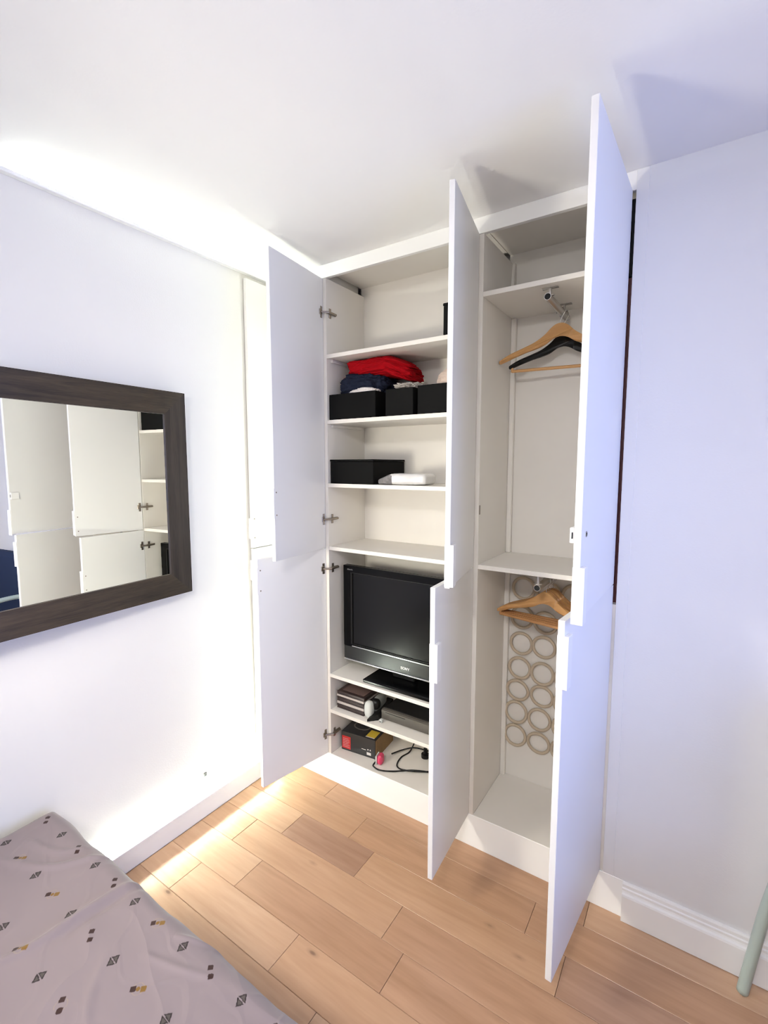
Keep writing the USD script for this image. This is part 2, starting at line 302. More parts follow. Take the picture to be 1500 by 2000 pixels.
# ------------------------------------------------------------------ wardrobes
def door_frame(hx, a, W, s):
    h = np.array([hx, -0.001]); f = np.array([hx + s * W * math.cos(a), -W * math.sin(a)])
    e = (f - h) / np.linalg.norm(f - h); return h, e, np.array([e[1], -e[0]])
def dmap(m, fr):
    h, e, n = fr; v = np.array(m.vertices); m = m.copy()
    m.vertices = np.c_[h[0] + v[:, 0] * e[0] + v[:, 1] * n[0], h[1] + v[:, 0] * e[1] + v[:, 1] * n[1], v[:, 2]]
    if trimesh.triangles.mass_properties(m.triangles)['volume'] < 0: m.invert()
    return m
def hinge_mesh(fr, z, px):
    """cup flange on the door's inner face (w = 0 side, s = .02), arm, and mounting plate on the side panel whose inner face is x = px"""
    cup = dmap(cat_([box(0.008, 0.022, -0.0025, 0, z - 0.026, z + 0.026, 0.001), box(0.010, 0.030, -0.005, 0, z - 0.012, z + 0.012, 0.002)]), fr)
    p0 = np.array([*(fr[0] + 0.02 * fr[1] - 0.005 * fr[2]), z])
    arm = cat_([tube([p0, (px + 0.010, 0.008, z), (px + 0.009, 0.03, z), (px + 0.009, 0.062, z)], [0.004, 0.006, 0.0065, 0.0055], 8)])
    plate = cat_([box(px, px + 0.004, 0.02, 0.034, z - 0.022, z + 0.022, 0.001), box(px, px + 0.007, 0.016, 0.066, z - 0.006, z + 0.006, 0.0015)])
    return cup, cat_([arm, plate])
def make_door(unit, hx, a, W, s, z0, z1, hz, hinges=(), screws=(), panel=None, lock=None, label=None):
    fr = door_frame(hx, a, W, s)
    d = obj('door', dmap(box(0, W, 0, T, z0, z1, 0.0012), fr), 'cabinet_white', unit, label=label)
    o = 1 if s > 0 else -1                                    # which side is the outer face
    w0, w1 = (T, T + 0.012) if s > 0 else (-0.012, 0.0)
    wa, wb_ = (0.0, T + 0.012) if s > 0 else (-0.012, T)
    hm = cat_([box(W - 0.030, W + 0.003, w0, w1, hz[0], hz[1], 0.001), box(W + 0.0002, W + 0.0032, wa, wb_, hz[0], hz[1], 0.0008)])
    obj('handle', dmap(hm, fr), 'edge_white', d)
    inner = 0.0 if s > 0 else T
    si = -1 if s > 0 else 1
    for z in screws:
        obj('screw', dmap(cyl((W - 0.013, inner - si * 0.001, z), (W - 0.013, inner + si * 0.0012, z), 0.0032, 10), fr), 'dark_steel', d)
    for z in hinges:
        cup, arm = (hinge_mesh(fr, z, panel) if s > 0 else hinge_mesh_right(fr, z, panel))
        obj('hinge', cat_([cup, arm]), 'dark_steel', d)
    if lock is not None:
        z = lock
        obj('lock', dmap(cat_([box(W - 0.045, W - 0.002, T, T + 0.011, z - 0.02, z + 0.02, 0.0015)]), fr), 'edge_white', d)
        obj('lock_bolt', dmap(box(W - 0.004, W - 0.0005, T + 0.003, T + 0.006, z - 0.008, z + 0.008), fr), 'black_void', d)
        obj('keyhole', dmap(cat_([cyl((W - 0.05, -0.0015, z), (W - 0.05, 0.002, z), 0.008, 20)]), fr), 'steel', d, 30)
        obj('key_slot', dmap(cat_([cyl((W - 0.05, -0.0022, z + 0.001), (W - 0.05, 0.002, z + 0.001), 0.0035, 12), box(W - 0.0518, W - 0.0482, -0.0022, 0.002, z - 0.005, z + 0.001)]), fr), 'black_void', d)
    return d
def hinge_mesh_right(fr, z, px):
    cup = dmap(cat_([box(0.008, 0.022, T, T + 0.0025, z - 0.026, z + 0.026, 0.001), box(0.010, 0.030, T, T + 0.005, z - 0.012, z + 0.012, 0.002)]), fr)
    p0 = np.array([*(fr[0] + 0.02 * fr[1] + (T + 0.005) * fr[2]), z])
    arm = tube([p0, (px - 0.010, 0.008, z), (px - 0.009, 0.03, z), (px - 0.009, 0.062, z)], [0.004, 0.006, 0.0065, 0.0055], 8)
    plate = cat_([box(px - 0.004, px, 0.02, 0.034, z - 0.022, z + 0.022, 0.001), box(px - 0.007, px, 0.016, 0.066, z - 0.006, z + 0.006, 0.0015)])
    return cup, cat_([arm, plate])
B = 0.0008
# narrow unit in the corner
u0 = thing('wardrobe', 'narrow white wardrobe in the left corner, its doors against the mirror wall', 'wardrobe', (0.155, 0.15, 0))
for xa in (0.003, 0.272): obj('side_panel', box(xa, xa + T, 0.019, BACK1, HP, H - 0.001, B), 'cabinet_inside', u0)
obj('back_panel', box(0.021, 0.272, BACK1 - 0.012, BACK1, HP, H - 0.001), 'cabinet_inside', u0)
obj('stile', box(0.2505, 0.307, 0.0, 0.0185, HP, ZT, B), 'cabinet_white', u0)
for z in (HP + T, 0.70, 1.2, 1.7, 2.1): obj('shelf', box(0.0215, 0.2715, 0.03, BACK1 - 0.0125, z - T, z, B), 'cabinet_inside', u0)
make_door(u0, 0.0215, math.pi / 2, 0.20, 1, ZS + 0.0015, ZT - 0.001, (1.235, 1.335), screws=(1.332, 1.24), label='upper door lying back against the mirror wall')
make_door(u0, 0.0215, math.pi / 2, 0.198, 1, HP, ZS - 0.0015, (1.03, 1.13), screws=(1.13, 1.045), label='lower door lying back against the mirror wall')
# wide unit with shelves
PX1, PR1 = X1 + T, X2 - T
u1 = thing('wardrobe', 'wide open white wardrobe with shelves holding boxes and a television', 'wardrobe', ((X1 + X2) / 2, 0.15, 0))
obj('side_panel', box(X1, PX1, 0.0005, BACK1, HP, 2.4405, B), 'cabinet_inside', u1)
obj('side_panel', box(PR1, X2 - 0.0003, 0.0005, BACK2, HP, 2.4405, B), 'cabinet_inside', u1)
obj('top_panel', box(X1, X2 - 0.0005, 0.019, BACK1, 2.482, 2.499), 'cabinet_inside', u1)
obj('back_panel', box(X1, PR1 - 0.0003, BACK1, BACK1 + 0.012, HP, H - 0.001), 'cabinet_inside', u1)
SH = [2.100, 1.800, 1.503, 1.200, 0.5615, 0.376]
for z in SH: obj('shelf', box(PX1 + 0.0003, PR1 - 0.0003, 0.001, BACK1 - 0.0003, z - T, z, B), 'cabinet_inside', u1)
obj('base_panel', box(PX1 + 0.0003, PR1 - 0.0003, 0.0005, BACK1 - 0.0003, HP - T + 0.001, HP + 0.001, B), 'cabinet_inside', u1)
obj('shelf_support', box(PX1, PX1 + 0.012, 0.03, 0.28, 2.068, 2.0815), 'cabinet_inside', u1)
obj('shelf_support', box(PX1, PX1 + 0.012, 0.03, 0.28, 1.768, 1.7815), 'cabinet_inside', u1)
make_door(u1, X1, 1.4526, 0.3708, 1, ZS + 0.0015, ZT - 0.001, (1.368, 1.494), hinges=(2.289, 1.332), screws=(1.478, 1.384), panel=PX1, label='upper left door standing open, its inner side in view')
make_door(u1, X1, 1.7704, 0.3708, 1, HP, ZS - 0.0015, (1.03, 1.15), hinges=(1.091, 0.246), screws=(1.136, 1.046), panel=PX1, label='lower left door standing wide open')
make_door(u1, X2, 1.7648, 0.3708, -1, ZS + 0.0015, ZT - 0.001, (1.196, 1.335), hinges=(2.289, 1.332), screws=(1.30, 1.22), panel=PR1, label='upper right door standing open between the two wardrobes')
make_door(u1, X2, 1.632, 0.3708, -1, HP, ZS - 0.0015, (0.863, 0.997), hinges=(1.091, 0.246), screws=(0.97, 0.89), panel=PR1, label='lower right door standing open between the two wardrobes')
# tall hanging unit
PX2, PR2 = X2 + T, X3 - T - 0.014
u2 = thing('wardrobe', 'tall open white wardrobe with rails and coat hangers, on the right', 'wardrobe', ((X2 + X3) / 2, 0.17, 0))
obj('side_panel', box(X2, PX2, 0.0005, BACK2, HP, 2.4405, B), 'cabinet_inside', u2)
obj('side_panel', box(PR2, PR2 + T, 0.0005, BACK2, HP, 2.4405, B), 'cabinet_inside', u2)
obj('back_panel', box(X2, X3, BACK2, BACK2 + 0.012, HP, H - 0.001), 'cabinet_inside', u2)
obj('top_panel', box(X2, X3, 0.019, BACK2, 2.484, 2.499), 'cabinet_inside', u2)
obj('batten', box(X3 - 0.013, X3 + 0.012, 0.03, 0.05, 0.9, 2.19), 'maroon_wood', u2, label='dark maroon batten showing through the hinge gap')
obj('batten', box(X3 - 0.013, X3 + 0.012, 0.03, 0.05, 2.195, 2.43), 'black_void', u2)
obj('batten', box(X3 - 0.013, X3 + 0.0095, 0.003, 0.03, HP + 0.002, 1.12), 'cabinet_inside', u2)
for z in (2.233, 1.200): obj('shelf', box(PX2 + 0.0003, PR2 - 0.0003, 0.001, BACK2 - 0.0003, z - T, z, B), 'cabinet_inside', u2)
obj('base_panel', box(PX2 + 0.0003, PR2 - 0.0003, 0.0005, BACK2 - 0.0003, HP - T + 0.001, HP + 0.001, B), 'cabinet_inside', u2)
SX = PX2 + 0.022
for z0, z1 in ((0.1416, 1.1815), (1.2005, 2.2145)):
    obj('stile', box(PX2 + 0.0003, SX, BACK2 - 0.022, BACK2 - 0.0003, z0, z1, 0.003), 'cabinet_inside', u2)
fl_ = [(0.0, 2.2335), (0.012, 2.2335)]
st = trimesh.convex.convex_hull(np.array([(PX2 + 0.0004, BACK2 - y, z) for y in (0.0004, 0.02) for z in (2.2335, 2.44)] + [(PX2 + 0.012, BACK2 - y, z) for y in (0.0004, 0.02) for z in (2.30, 2.44)] + [(PX2 + 0.014, BACK2 - 0.02, 2.2335), (PX2 + 0.014, BACK2 - 0.05, 2.2335), (PX2 + 0.0004, BACK2 - 0.055, 2.2335)]))
obj('stile', st, 'cabinet_inside', u2)
def rail(unit, x, z, y0, y1, ztop, ybr):
    q = np.linspace(0, 2 * np.pi, 24, endpoint=False)
    ring = Polygon(np.c_[np.cos(q), np.sin(q)] * 0.0125, [np.c_[np.cos(q), np.sin(q)] * 0.0105])
    m = extrude(ring, y1 - y0); vv = np.array(m.vertices); m.vertices = np.c_[x + vv[:, 0], y1 - vv[:, 2], z + vv[:, 1]]
    r = obj('hanging_rail', m, 'steel', unit, 30)
    obj('rail_bore', cyl((x, y0 + 0.003, z), (x, y1 - 0.003, z), 0.0104, 20), 'black_void', r)
    for y in ybr:
        obj('bracket', cat_([box(x - 0.028, x + 0.028, y - 0.008, y + 0.008, ztop - 0.003, ztop, 0.0008), box(x - 0.004, x + 0.004, y - 0.005, y + 0.005, z + 0.012, ztop - 0.003), box(x - 0.014, x + 0.014, y - 0.006, y + 0.006, z + 0.0105, z + 0.0135, 0.0008)]), 'steel', r)
rail(u2, 1.322, 2.176, 0.012, 0.30, 2.2148, (0.045, 0.255))
rail(u2, 1.318, 1.136, 0.012, 0.30, 1.1818, (0.03, 0.27))
obj('strike_plate', cat_([box(PX2, PX2 + 0.002, 0.0015, 0.012, 1.398, 1.434, 0.0005), box(PX2 + 0.0015, PX2 + 0.003, 0.004, 0.009, 1.410, 1.424)]), 'dark_steel', u2)
make_door(u2, X3, 1.5349, 0.4827, -1, ZS + 0.0015, ZT - 0.001, (1.184, 1.333), hinges=(2.289, 1.332), panel=PR2, lock=1.413, label='tall upper door with lock and handle, blue in the daylight')
make_door(u2, X3, 1.4696, 0.4827, -1, HP, ZS - 0.0015, (1.003, 1.148), hinges=(1.091, 0.246), panel=PR2, label='lower door with handle, blue in the daylight')

# ------------------------------------------------------------------ mirror
XR, YR, TH, MZ1, MZ0, MW, FW = 0.036, -0.547, 0.058, 1.879, 1.0605, 1.13, 0.090
mn = np.array([math.cos(TH), math.sin(TH)]); mt = np.array([math.sin(TH), -math.cos(TH)])
mir = thing('mirror', 'large mirror in a wide dark brown brushed frame on the left wall', 'mirror', (XR, YR + 0.5 * MW * mt[1], MZ0))
def mmap(v):    # s along the mirror towards the camera, o off its front, z
    v = np.asarray(v, float); return np.c_[XR + v[:, 0] * mt[0] + v[:, 1] * mn[0], YR + v[:, 0] * mt[1] + v[:, 1] * mn[1], v[:, 2]]
def frame_rail(a, b, c, d_):
    """a..b outer edge, c..d inner edge as (s, z); profile higher at the outside"""
    P = []
    for (s, z), f in ((a, 0.0), (b, 0.0), (c, -0.006), (d_, -0.006)): P += [(s, f, z), (s, -0.030, z)]
    return trimesh.convex.convex_hull(mmap(P))
O = [(0, MZ0), (0, MZ1), (MW, MZ1), (MW, MZ0)]; I = [(FW, MZ0 + FW), (FW, MZ1 - FW), (MW - FW, MZ1 - FW), (MW - FW, MZ0 + FW)]
for k in range(4):
    j = (k + 1) % 4
    g = 0.0004
    obj('frame_rail', frame_rail(O[k], O[j], I[k], I[j]), 'frame_brown_z' if k in (0, 2) else 'frame_brown_y', mir)
gl = trimesh.creation.box((MW - 2 * FW + 0.01, 0.004, MZ1 - MZ0 - 2 * FW + 0.01)); gl.apply_translation((MW / 2, -0.014, (MZ0 + MZ1) / 2)); gl.vertices = mmap(gl.vertices); gl.fix_normals()
obj('mirror_glass', gl, 'mirror_glass', mir)
obj('hanging_bracket', box(0, 0.03, -1.2, -1.16, MZ1 - 0.12, MZ1 - 0.06, 0.002), 'dark_steel', mir)
obj('wall_hook', cat_([box(0, 0.006, -0.506, -0.490, 0.184, 0.203, 0.002), box(0.004, 0.010, -0.503, -0.495, 0.187, 0.194, 0.002)]), 'device_grey', label='small grey cable clip low on the mirror wall above the skirting board', cat='clip')

# ------------------------------------------------------------------ bed
bed = thing('bed', 'bed with a pale quilt printed with small diamonds, lower left', 'bed', (1.05, -1.85, 0))
BX0, BX1, BY1, BY0, BZ = 0.035, 2.05, -1.095, -2.55, 0.452
def drape(t, lo, hi, r):
    """cloth coordinate t (0 at lo's fold) -> (position, drop)"""
    return t
def fold(t, r):
    """distance along cloth past the start of the edge curve -> (outward, drop)"""
    t = np.maximum(t, 0); q = r * np.pi / 2
    a = np.minimum(t, q) / r
    return r * np.sin(a), r * (1 - np.cos(a)) + np.maximum(t - q, 0)
R_ = 0.055
us = np.r_[np.linspace(-0.32, 0.0, 60), np.linspace(0, 1.25, 880)[1:], np.linspace(1.25, BX1 - BX0 - 2 * R_, 40)[1:], BX1 - BX0 - 2 * R_ + np.linspace(0, 0.32, 30)[1:]]
vs = np.r_[np.linspace(-0.34, -0.10, 50), np.linspace(-0.10, 0.48, 410)[1:], np.linspace(0.48, BY1 - BY0 - 2 * R_, 40)[1:], BY1 - BY0 - 2 * R_ + np.linspace(0, 0.3, 30)[1:]]
U, V = np.meshgrid(us, vs)
LX, LY = BX1 - BX0 - 2 * R_, BY1 - BY0 - 2 * R_
oa, da = fold(-U, R_); ob, db = fold(U - LX, R_); oc, dc = fold(-V, R_); od, dd = fold(V - LY, R_)
Xq = BX0 + R_ + np.clip(U, 0, LX) - oa + ob
Yq = BY1 - R_ - np.clip(V, 0, LY) + oc - od
drop = np.maximum.reduce([da, db, dc, dd]) + 0.35 * np.minimum(np.maximum(da, db), np.maximum(dc, dd))
P3 = np.stack([U * 1.0, V * 1.0, U * 0], -1)
wr1 = meshkit.fbm(P3 * [3.2, 4.5, 1] + 3.3, 3, 11) - 0.5
rid = 1 - 2 * np.abs(meshkit.fbm(np.stack([U * 2.2 + V * 1.6, V * 5.0 - U * 2.4, U * 0], -1), 3, 23) - 0.5)
rid = np.clip(rid - 0.80, 0, 1) / 0.20
rid2 = 1 - 2 * np.abs(meshkit.fbm(np.stack([U * 7 + V * 3, V * 9 - U * 5, U * 0 + 5], -1), 2, 31) - 0.5)
rid2 = np.clip(rid2 - 0.86, 0, 1) / 0.14
def crease(pts, h, s):
    """a soft fold in the cloth along a line of (x, y), fading at both ends"""
    c = catmull([(p[0], p[1], 0) for p in pts], 70)[:, :2]
    near = (Xq > c[:, 0].min() - 0.08) & (Xq < c[:, 0].max() + 0.08) & (Yq > c[:, 1].min() - 0.08) & (Yq < c[:, 1].max() + 0.08)
    xs, ys = Xq[near], Yq[near]; best = np.full(xs.shape, 9.0); bt = np.zeros(xs.shape)
    for i, p in enumerate(c):
        q = np.hypot(xs - p[0], ys - p[1]); m = q < best; best[m] = q[m]; bt[m] = i / (len(c) - 1)
    out = np.zeros(U.shape); out[near] = h * np.exp(-(best / s) ** 2) * np.sin(np.pi * np.clip(bt * 0.9 + 0.06, 0, 1)) ** 0.7
    return out
folds = (crease([(0.56, -1.10), (0.546, -1.207), (0.541, -1.277), (0.534, -1.351), (0.50, -1.43)], 0.011, 0.013) - crease([(0.585, -1.10), (0.575, -1.2), (0.57, -1.3)], 0.005, 0.012)
         + crease([(0.40, -1.10), (0.357, -1.173), (0.304, -1.23), (0.15, -1.305)], 0.008, 0.012) + crease([(0.93, -1.08), (0.862, -1.111), (0.79, -1.146)], 0.007, 0.009)
         + crease([(0.95, -1.155), (0.872, -1.186), (0.78, -1.21)], 0.005, 0.009) + crease([(0.14, -1.222), (0.267, -1.189), (0.32, -1.13)], 0.006, 0.012) + crease([(0.70, -1.26), (0.78, -1.34), (0.9, -1.38)], 0.004, 0.012))
Zq = BZ - np.minimum(drop, BZ - 0.09) + 0.022 * wr1 + 0.0022 * rid ** 2 + 0.0009 * rid2 + folds
# the front edge waves a little and hangs in soft folds
fold_amt = np.clip(dc / 0.2, 0, 1)
Yq = Yq + 0.012 * (meshkit.fbm(np.stack([U * 6, V * 0, U * 0], -1), 3, 5) - 0.5) + fold_amt * 0.02 * np.sin(U * 19 + 2 * np.sin(U * 5))
Xq = np.maximum(Xq, 0.018)
col = np.empty(U.shape + (3,)); col[:] = (0.222, 0.180, 0.186)
KITE, KITE_IN, BROWN, MUST, RINGC = (0.026, 0.019, 0.018), (0.075, 0.062, 0.056), (0.034, 0.016, 0.013), (0.17, 0.095, 0.022), (0.27, 0.215, 0.165)
def paint(mask, c):
    col[mask] = c
random_k = random.Random(5)
for ri in range(0, 12):
    cy = -1.150 - 0.109 * ri
    for ci in range(-2, 19):
        cx = 0.207 + 0.1042 * ci + (0.001 * ri)
        is_kite = (ci + ri) % 2 == 0
        if not (Xq.min() < cx < 1.9): continue
        near = (np.abs(Xq - cx) < 0.03) & (np.abs(Yq - cy) < 0.03)
        dx, dy = Xq - cx, Yq - cy
        if is_kite:
            m = near & (np.abs(dx) / 0.0125 + np.abs(dy) / 0.0155 < 1) & (np.abs(dy + 0.08 * dx) > 0.0011)
            paint(m, KITE)
            paint(m & (np.abs(dx) / 0.0125 + np.abs(dy) / 0.0155 < 0.72) & (np.abs(dy + 0.08 * dx) > 0.0028), KITE_IN)
        else:
            kind = ((ci - ri) // 2 + ri) % 2 if ri != 1 else (0 if ci % 4 in (2, 3) else 1)
            gold = (ri == 0 and ci in (5,)) or (ri == 1 and ci in (0, 2, 6)) or (ri > 1 and random_k.random() < 0.4) or (ri == 0 and ci > 8 and random_k.random() < 0.4)
            sx = -1 if not gold else 1
            c1 = (-0.009, -0.0065 * sx * 1.0) ; c2 = (0.009, 0.0065 * sx)
            ring = near & (np.hypot(dx, dy) < 0.0130) & (np.hypot(dx, dy) > 0.0118)
            if gold or ri > 1: paint(ring, RINGC)
            for (ax, ay), cc in ((c1, BROWN), (c2, MUST if gold else BROWN)):
                paint(near & (np.abs(dx - ax) ** 1.15 + np.abs(dy - ay) ** 1.15 < 0.0078 ** 1.15), cc)
            if gold: paint(near & (np.hypot(dx, dy) < 0.0045), MUST)
nv, nu = U.shape
idx = np.arange(nv * nu).reshape(nv, nu)
quads = np.stack([idx[:-1, :-1], idx[1:, :-1], idx[1:, 1:], idx[:-1, 1:]], -1).reshape(-1, 4)
tri = np.vstack([quads[:, [0, 1, 2]], quads[:, [0, 2, 3]]])
qv = np.stack([Xq, Yq, Zq], -1).reshape(-1, 3)
tm = trimesh.Trimesh(qv, tri, process=False)
if tm.face_normals[len(quads) // 2][2] < 0: tri = tri[:, ::-1]
qm = usdkit.mesh(stage, bed.path + '/quilt', (qv - bed.base, tri), MATS['quilt_print'], smooth=True)
UsdGeom.PrimvarsAPI(qm).CreatePrimvar('print_colour', Sdf.ValueTypeNames.Color3fArray, 'vertex').Set(Vt.Vec3fArray.FromNumpy(col.reshape(-1, 3).astype(np.float32)))
obj('mattress', box(0.10, 1.99, -2.48, -1.165, 0.22, 0.395, 0.03), 'mattress_white', bed)
obj('bed_frame', box(0.10, 1.99, -2.48, -1.165, 0.13, 0.2195, 0.005), 'bed_wood', bed)
for x in (0.16, 1.92):
    for y in (-2.42, -1.22): obj('leg', box(x - 0.025, x + 0.025, y - 0.025, y + 0.025, 0.0005, 0.1298, 0.003), 'bed_wood', bed)

# ------------------------------------------------------------------ things on the shelves of the wide wardrobe
def open_box(name, label, x0, x1, y0, y1, z0, z1, group=None):
    t = thing(name, label, 'box', ((x0 + x1) / 2, (y0 + y1) / 2, z0), group)
    w = 0.004
    obj('front_panel', box(x0, x1, y0, y0 + w, z0, z1, 0.001), 'black_card', t)
    obj('back_panel', box(x0, x1, y1 - w, y1, z0, z1, 0.001), 'black_card', t)
    for xa in (x0, x1 - w): obj('side_panel', box(xa, xa + w, y0 + w, y1 - w, z0, z1, 0.001), 'black_card', t)
    obj('bottom_panel', box(x0 + w, x1 - w, y0 + w, y1 - w, z0, z0 + w), 'black_card', t)
e = 0.0006
open_box('storage_box', 'black fabric storage box on the second shelf, stuffed with red and navy clothes', 0.330, 0.592, 0.012, 0.285, SH[1] + e, 1.917)
open_box('storage_box', 'middle black storage box on the second shelf, with patterned cloth in it', 0.646, 0.783, 0.012, 0.285, SH[1] + e, 1.915)
open_box('storage_box', 'black storage box on the second shelf, right end, with a beige cushion', 0.805, 1.045, 0.012, 0.285, SH[1] + e, 1.918)
t = thing('storage_box', 'closed black storage box on the third shelf behind the wrapped white packet', 'box', (0.455, 0.15, SH[2]))
obj('body', box(0.330, 0.578, 0.015, 0.285, SH[2] + e, 1.606, 0.002), 'black_card', t)
obj('lid', box(0.328, 0.580, 0.013, 0.287, 1.6065, 1.616, 0.002), 'black_card', t)
t = thing('storage_box', 'black storage box alone on the top shelf, mostly hidden by the open door', 'box', (0.99, 0.1, SH[0]))
obj('body', box(0.918, 1.048, 0.015, 0.2, SH[0] + e, 2.215, 0.002), 'black_card', t)
obj('lid', box(0.916, 1.050, 0.013, 0.202, 2.2155, 2.226, 0.002), 'black_card', t)
ICO = trimesh.creation.icosphere(subdivisions=5)
def heap(c, r, seed, amp=0.22, power=0.75, freq=2.6, ridge=0.10):
    d = np.array(ICO.vertices)
    q = np.sign(d) * np.abs(d) ** power
    n = meshkit.fbm(d * freq + seed, 4, seed) - 0.5
    rr = 1 - 2 * np.abs(meshkit.fbm(d * freq * np.array([1.6, 1.2, 2.4]) + 9 + seed, 3, seed + 3) - 0.5)
    k = 1 + amp * n * 2 + ridge * (np.clip(rr - 0.6, 0, 1) * 2.5 - 0.4)
    v = q * k[:, None] * np.asarray(r) + np.asarray(c)
    return v, np.array(ICO.faces)
def clip_floor(m, z0, z1=None):
    v, f = m; v = v.copy(); v[:, 2] = np.maximum(v[:, 2], z0 + 0.01 * np.tanh((v[:, 2] - z0) * 40) * (v[:, 2] < z0))
    if z1 is not None: v[:, 2] = np.minimum(v[:, 2], z1 - 0.0005 * (v[:, 0] * 7 % 1))
    return v, f
obj('clothing', heap((0.462, 0.15, 1.955), (0.128, 0.115, 0.062), 3, 0.16), 'navy_cloth', smooth=True, label='crumpled navy clothing filling the left storage box under the red one', cat='clothing')
vv, ff = heap((0.555, 0.15, 2.034), (0.180, 0.11, 0.046), 8, 0.22, freq=1.7, ridge=0.07)
vv[:, 2] = np.minimum(vv[:, 2], 2.0795) - 0.05 * np.clip((vv[:, 0] - 0.62) / 0.12, 0, 1)
obj('clothing', (vv, ff), 'red_cloth', smooth=True, label='crumpled bright red clothing on top of the heap, just under the shelf', cat='clothing')
vv, ff = heap((0.505, 0.055, 1.912), (0.078, 0.035, 0.027), 14, 0.18)
obj('clothing', (vv, ff), 'white_cloth', smooth=True, label='folded white cloth at the front of the left storage box', cat='cloth')
vv, ff = heap((0.715, 0.150, 1.915), (0.060, 0.11, 0.033), 21, 0.3, ridge=0.3)
obj('clothing', (vv, ff), 'patterned_cloth', smooth=True, label='grey and white patterned cloth spilling from the middle storage box', cat='cloth')
vv, ff = heap((0.945, 0.15, 1.920), (0.098, 0.125, 0.078), 30, 0.08, 0.85, ridge=0.04)
obj('cushion', (vv, ff), 'beige_cloth', smooth=True, label='soft beige cushion in the right storage box on the second shelf', cat='cushion')
pk = thing('packet', 'white plastic wrapped packet with a grey end, lying before the closed black box', 'packet', (0.75, 0.04, SH[2]))
bxm = trimesh.creation.box((2, 2, 2))
for _ in range(5): bxm = bxm.subdivide()
DM, rr_ = np.array([0.122, 0.064, 0.024]), 0.015
v = np.array(bxm.vertices) * DM; inn = np.clip(v, -(DM - rr_), DM - rr_); dv = v - inn
v = inn + rr_ * dv / np.maximum(np.linalg.norm(dv, axis=1), 1e-9)[:, None]
v[:, 2] += 0.006 * (meshkit.fbm(v * 30 + 5, 3, 44) - 0.5); v[:, 1] += 0.008 * (meshkit.fbm(v * 14 + 9, 3, 45) - 0.5)
k = np.clip((-0.045 - v[:, 0]) / 0.075, 0, 1)                       # the grey end tapers to a lower, pointed edge
v[:, 2] = -0.024 + (v[:, 2] + 0.024) * (1 - 0.55 * k); v[:, 1] *= 1 - 0.35 * k
c, s_ = math.cos(0.10), math.sin(0.10)
v = np.c_[v[:, 0] * c - v[:, 1] * s_, v[:, 0] * s_ + v[:, 1] * c, v[:, 2]] + [0.706, 0.085, SH[2] + 0.0255]
v[:, 2] = np.maximum(v[:, 2], SH[2] + e)
vf = np.array(bxm.faces); mid = v[vf].mean(1)
endf = (mid[:, 0] < 0.675) & (mid[:, 1] < 0.10) & (mid[:, 2] < SH[2] + 0.047 - 0.25 * np.clip(mid[:, 0] - 0.66, 0, 1) * 2)
def used(v, f):
    k, g = np.unique(f, return_inverse=True); return v[k], g.reshape(f.shape)
obj('wrapping', used(v, vf[~endf]), 'plastic_wrap', pk, True)
obj('grey_end', used(v, vf[endf]), 'grey_felt', pk, True, label='mottled grey cloth end')

# television
TVY = 0.082
tv = thing('television', 'black flat screen television standing on its base in the wide wardrobe', 'television', (0.68, 0.12, SH[4]))
TX0, TX1, TZ0, TZ1 = 0.351, 1.012, 0.616, 1.098
def ring_poly(a, b):
    return Polygon([(a[0], a[1]), (a[2], a[1]), (a[2], a[3]), (a[0], a[3])], [[(b[0], b[1]), (b[2], b[1]), (b[2], b[3]), (b[0], b[3])]])
def xz(m, y):      # extruded xy polygon -> stands in the xz plane, front at y
    v = np.array(m.vertices); m = m.copy(); m.vertices = np.c_[v[:, 0], y + v[:, 2], v[:, 1]]; m.invert(); return m
SXA, SXB, SZA, SZB = 0.403, 0.960, 0.700, 1.066
obj('bezel', xz(extrude(ring_poly((TX0, 0.690, TX1, TZ1), (SXA - 0.012, SZA, SXB + 0.012, SZB)), 0.03), TVY), 'tv_black', tv)
obj('screen', box(SXA - 0.0119, SXB + 0.0119, TVY + 0.006, TVY + 0.02, SZA + 0.0003, SZB - 0.0003), 'tv_screen', tv)
obj('screen_border', xz(extrude(ring_poly((SXA - 0.0117, SZA + 0.0004, SXB + 0.0117, SZB - 0.0004), (SXA, SZA + 0.004, SXB, SZB - 0.004)), 0.004), TVY + 0.0015), 'black_plastic', tv)
obj('trim_strip', box(TX0 + 0.05, TX1 - 0.05, TVY - 0.0012, TVY, 0.6905, 0.6955), 'tv_silver', tv)
obj('speaker_bar', box(TX0, TX1, TVY, TVY + 0.03, 0.6235, 0.6895, 0.002), 'tv_grey', tv)
obj('trim_strip', box(TX0, TX1, TVY - 0.002, TVY + 0.03, TZ0, 0.6233, 0.002), 'tv_silver', tv)
obj('rear_cover', box(TX0 + 0.03, TX1 - 0.03, TVY + 0.031, TVY + 0.095, 0.64, 1.07, 0.02), 'black_plastic', tv)
obj('neck', box(0.62, 0.74, TVY + 0.032, TVY + 0.07, SH[4] + 0.017, 0.66, 0.004), 'black_plastic', tv)
obj('stand_base', box(0.515, 0.88, 0.012, 0.205, SH[4] + e, SH[4] + 0.017, 0.004), 'tv_black', tv)
def letters(txt, h, x, z, y, m, parent, name='lettering', bold=True):
    g = meshkit.text_mesh(txt, h, 0.0006, bold); v = np.array(g.vertices)
    g.vertices = np.c_[x + v[:, 0], y - v[:, 2], z + v[:, 1]]; obj(name, g, m, parent)
letters('SONY', 0.0125, 0.684, 0.644, TVY - 0.0002, 'tv_letter', tv)
letters('BRAVIA', 0.0065, 0.374, 1.076, TVY - 0.0002, 'tv_silver', tv, bold=False)

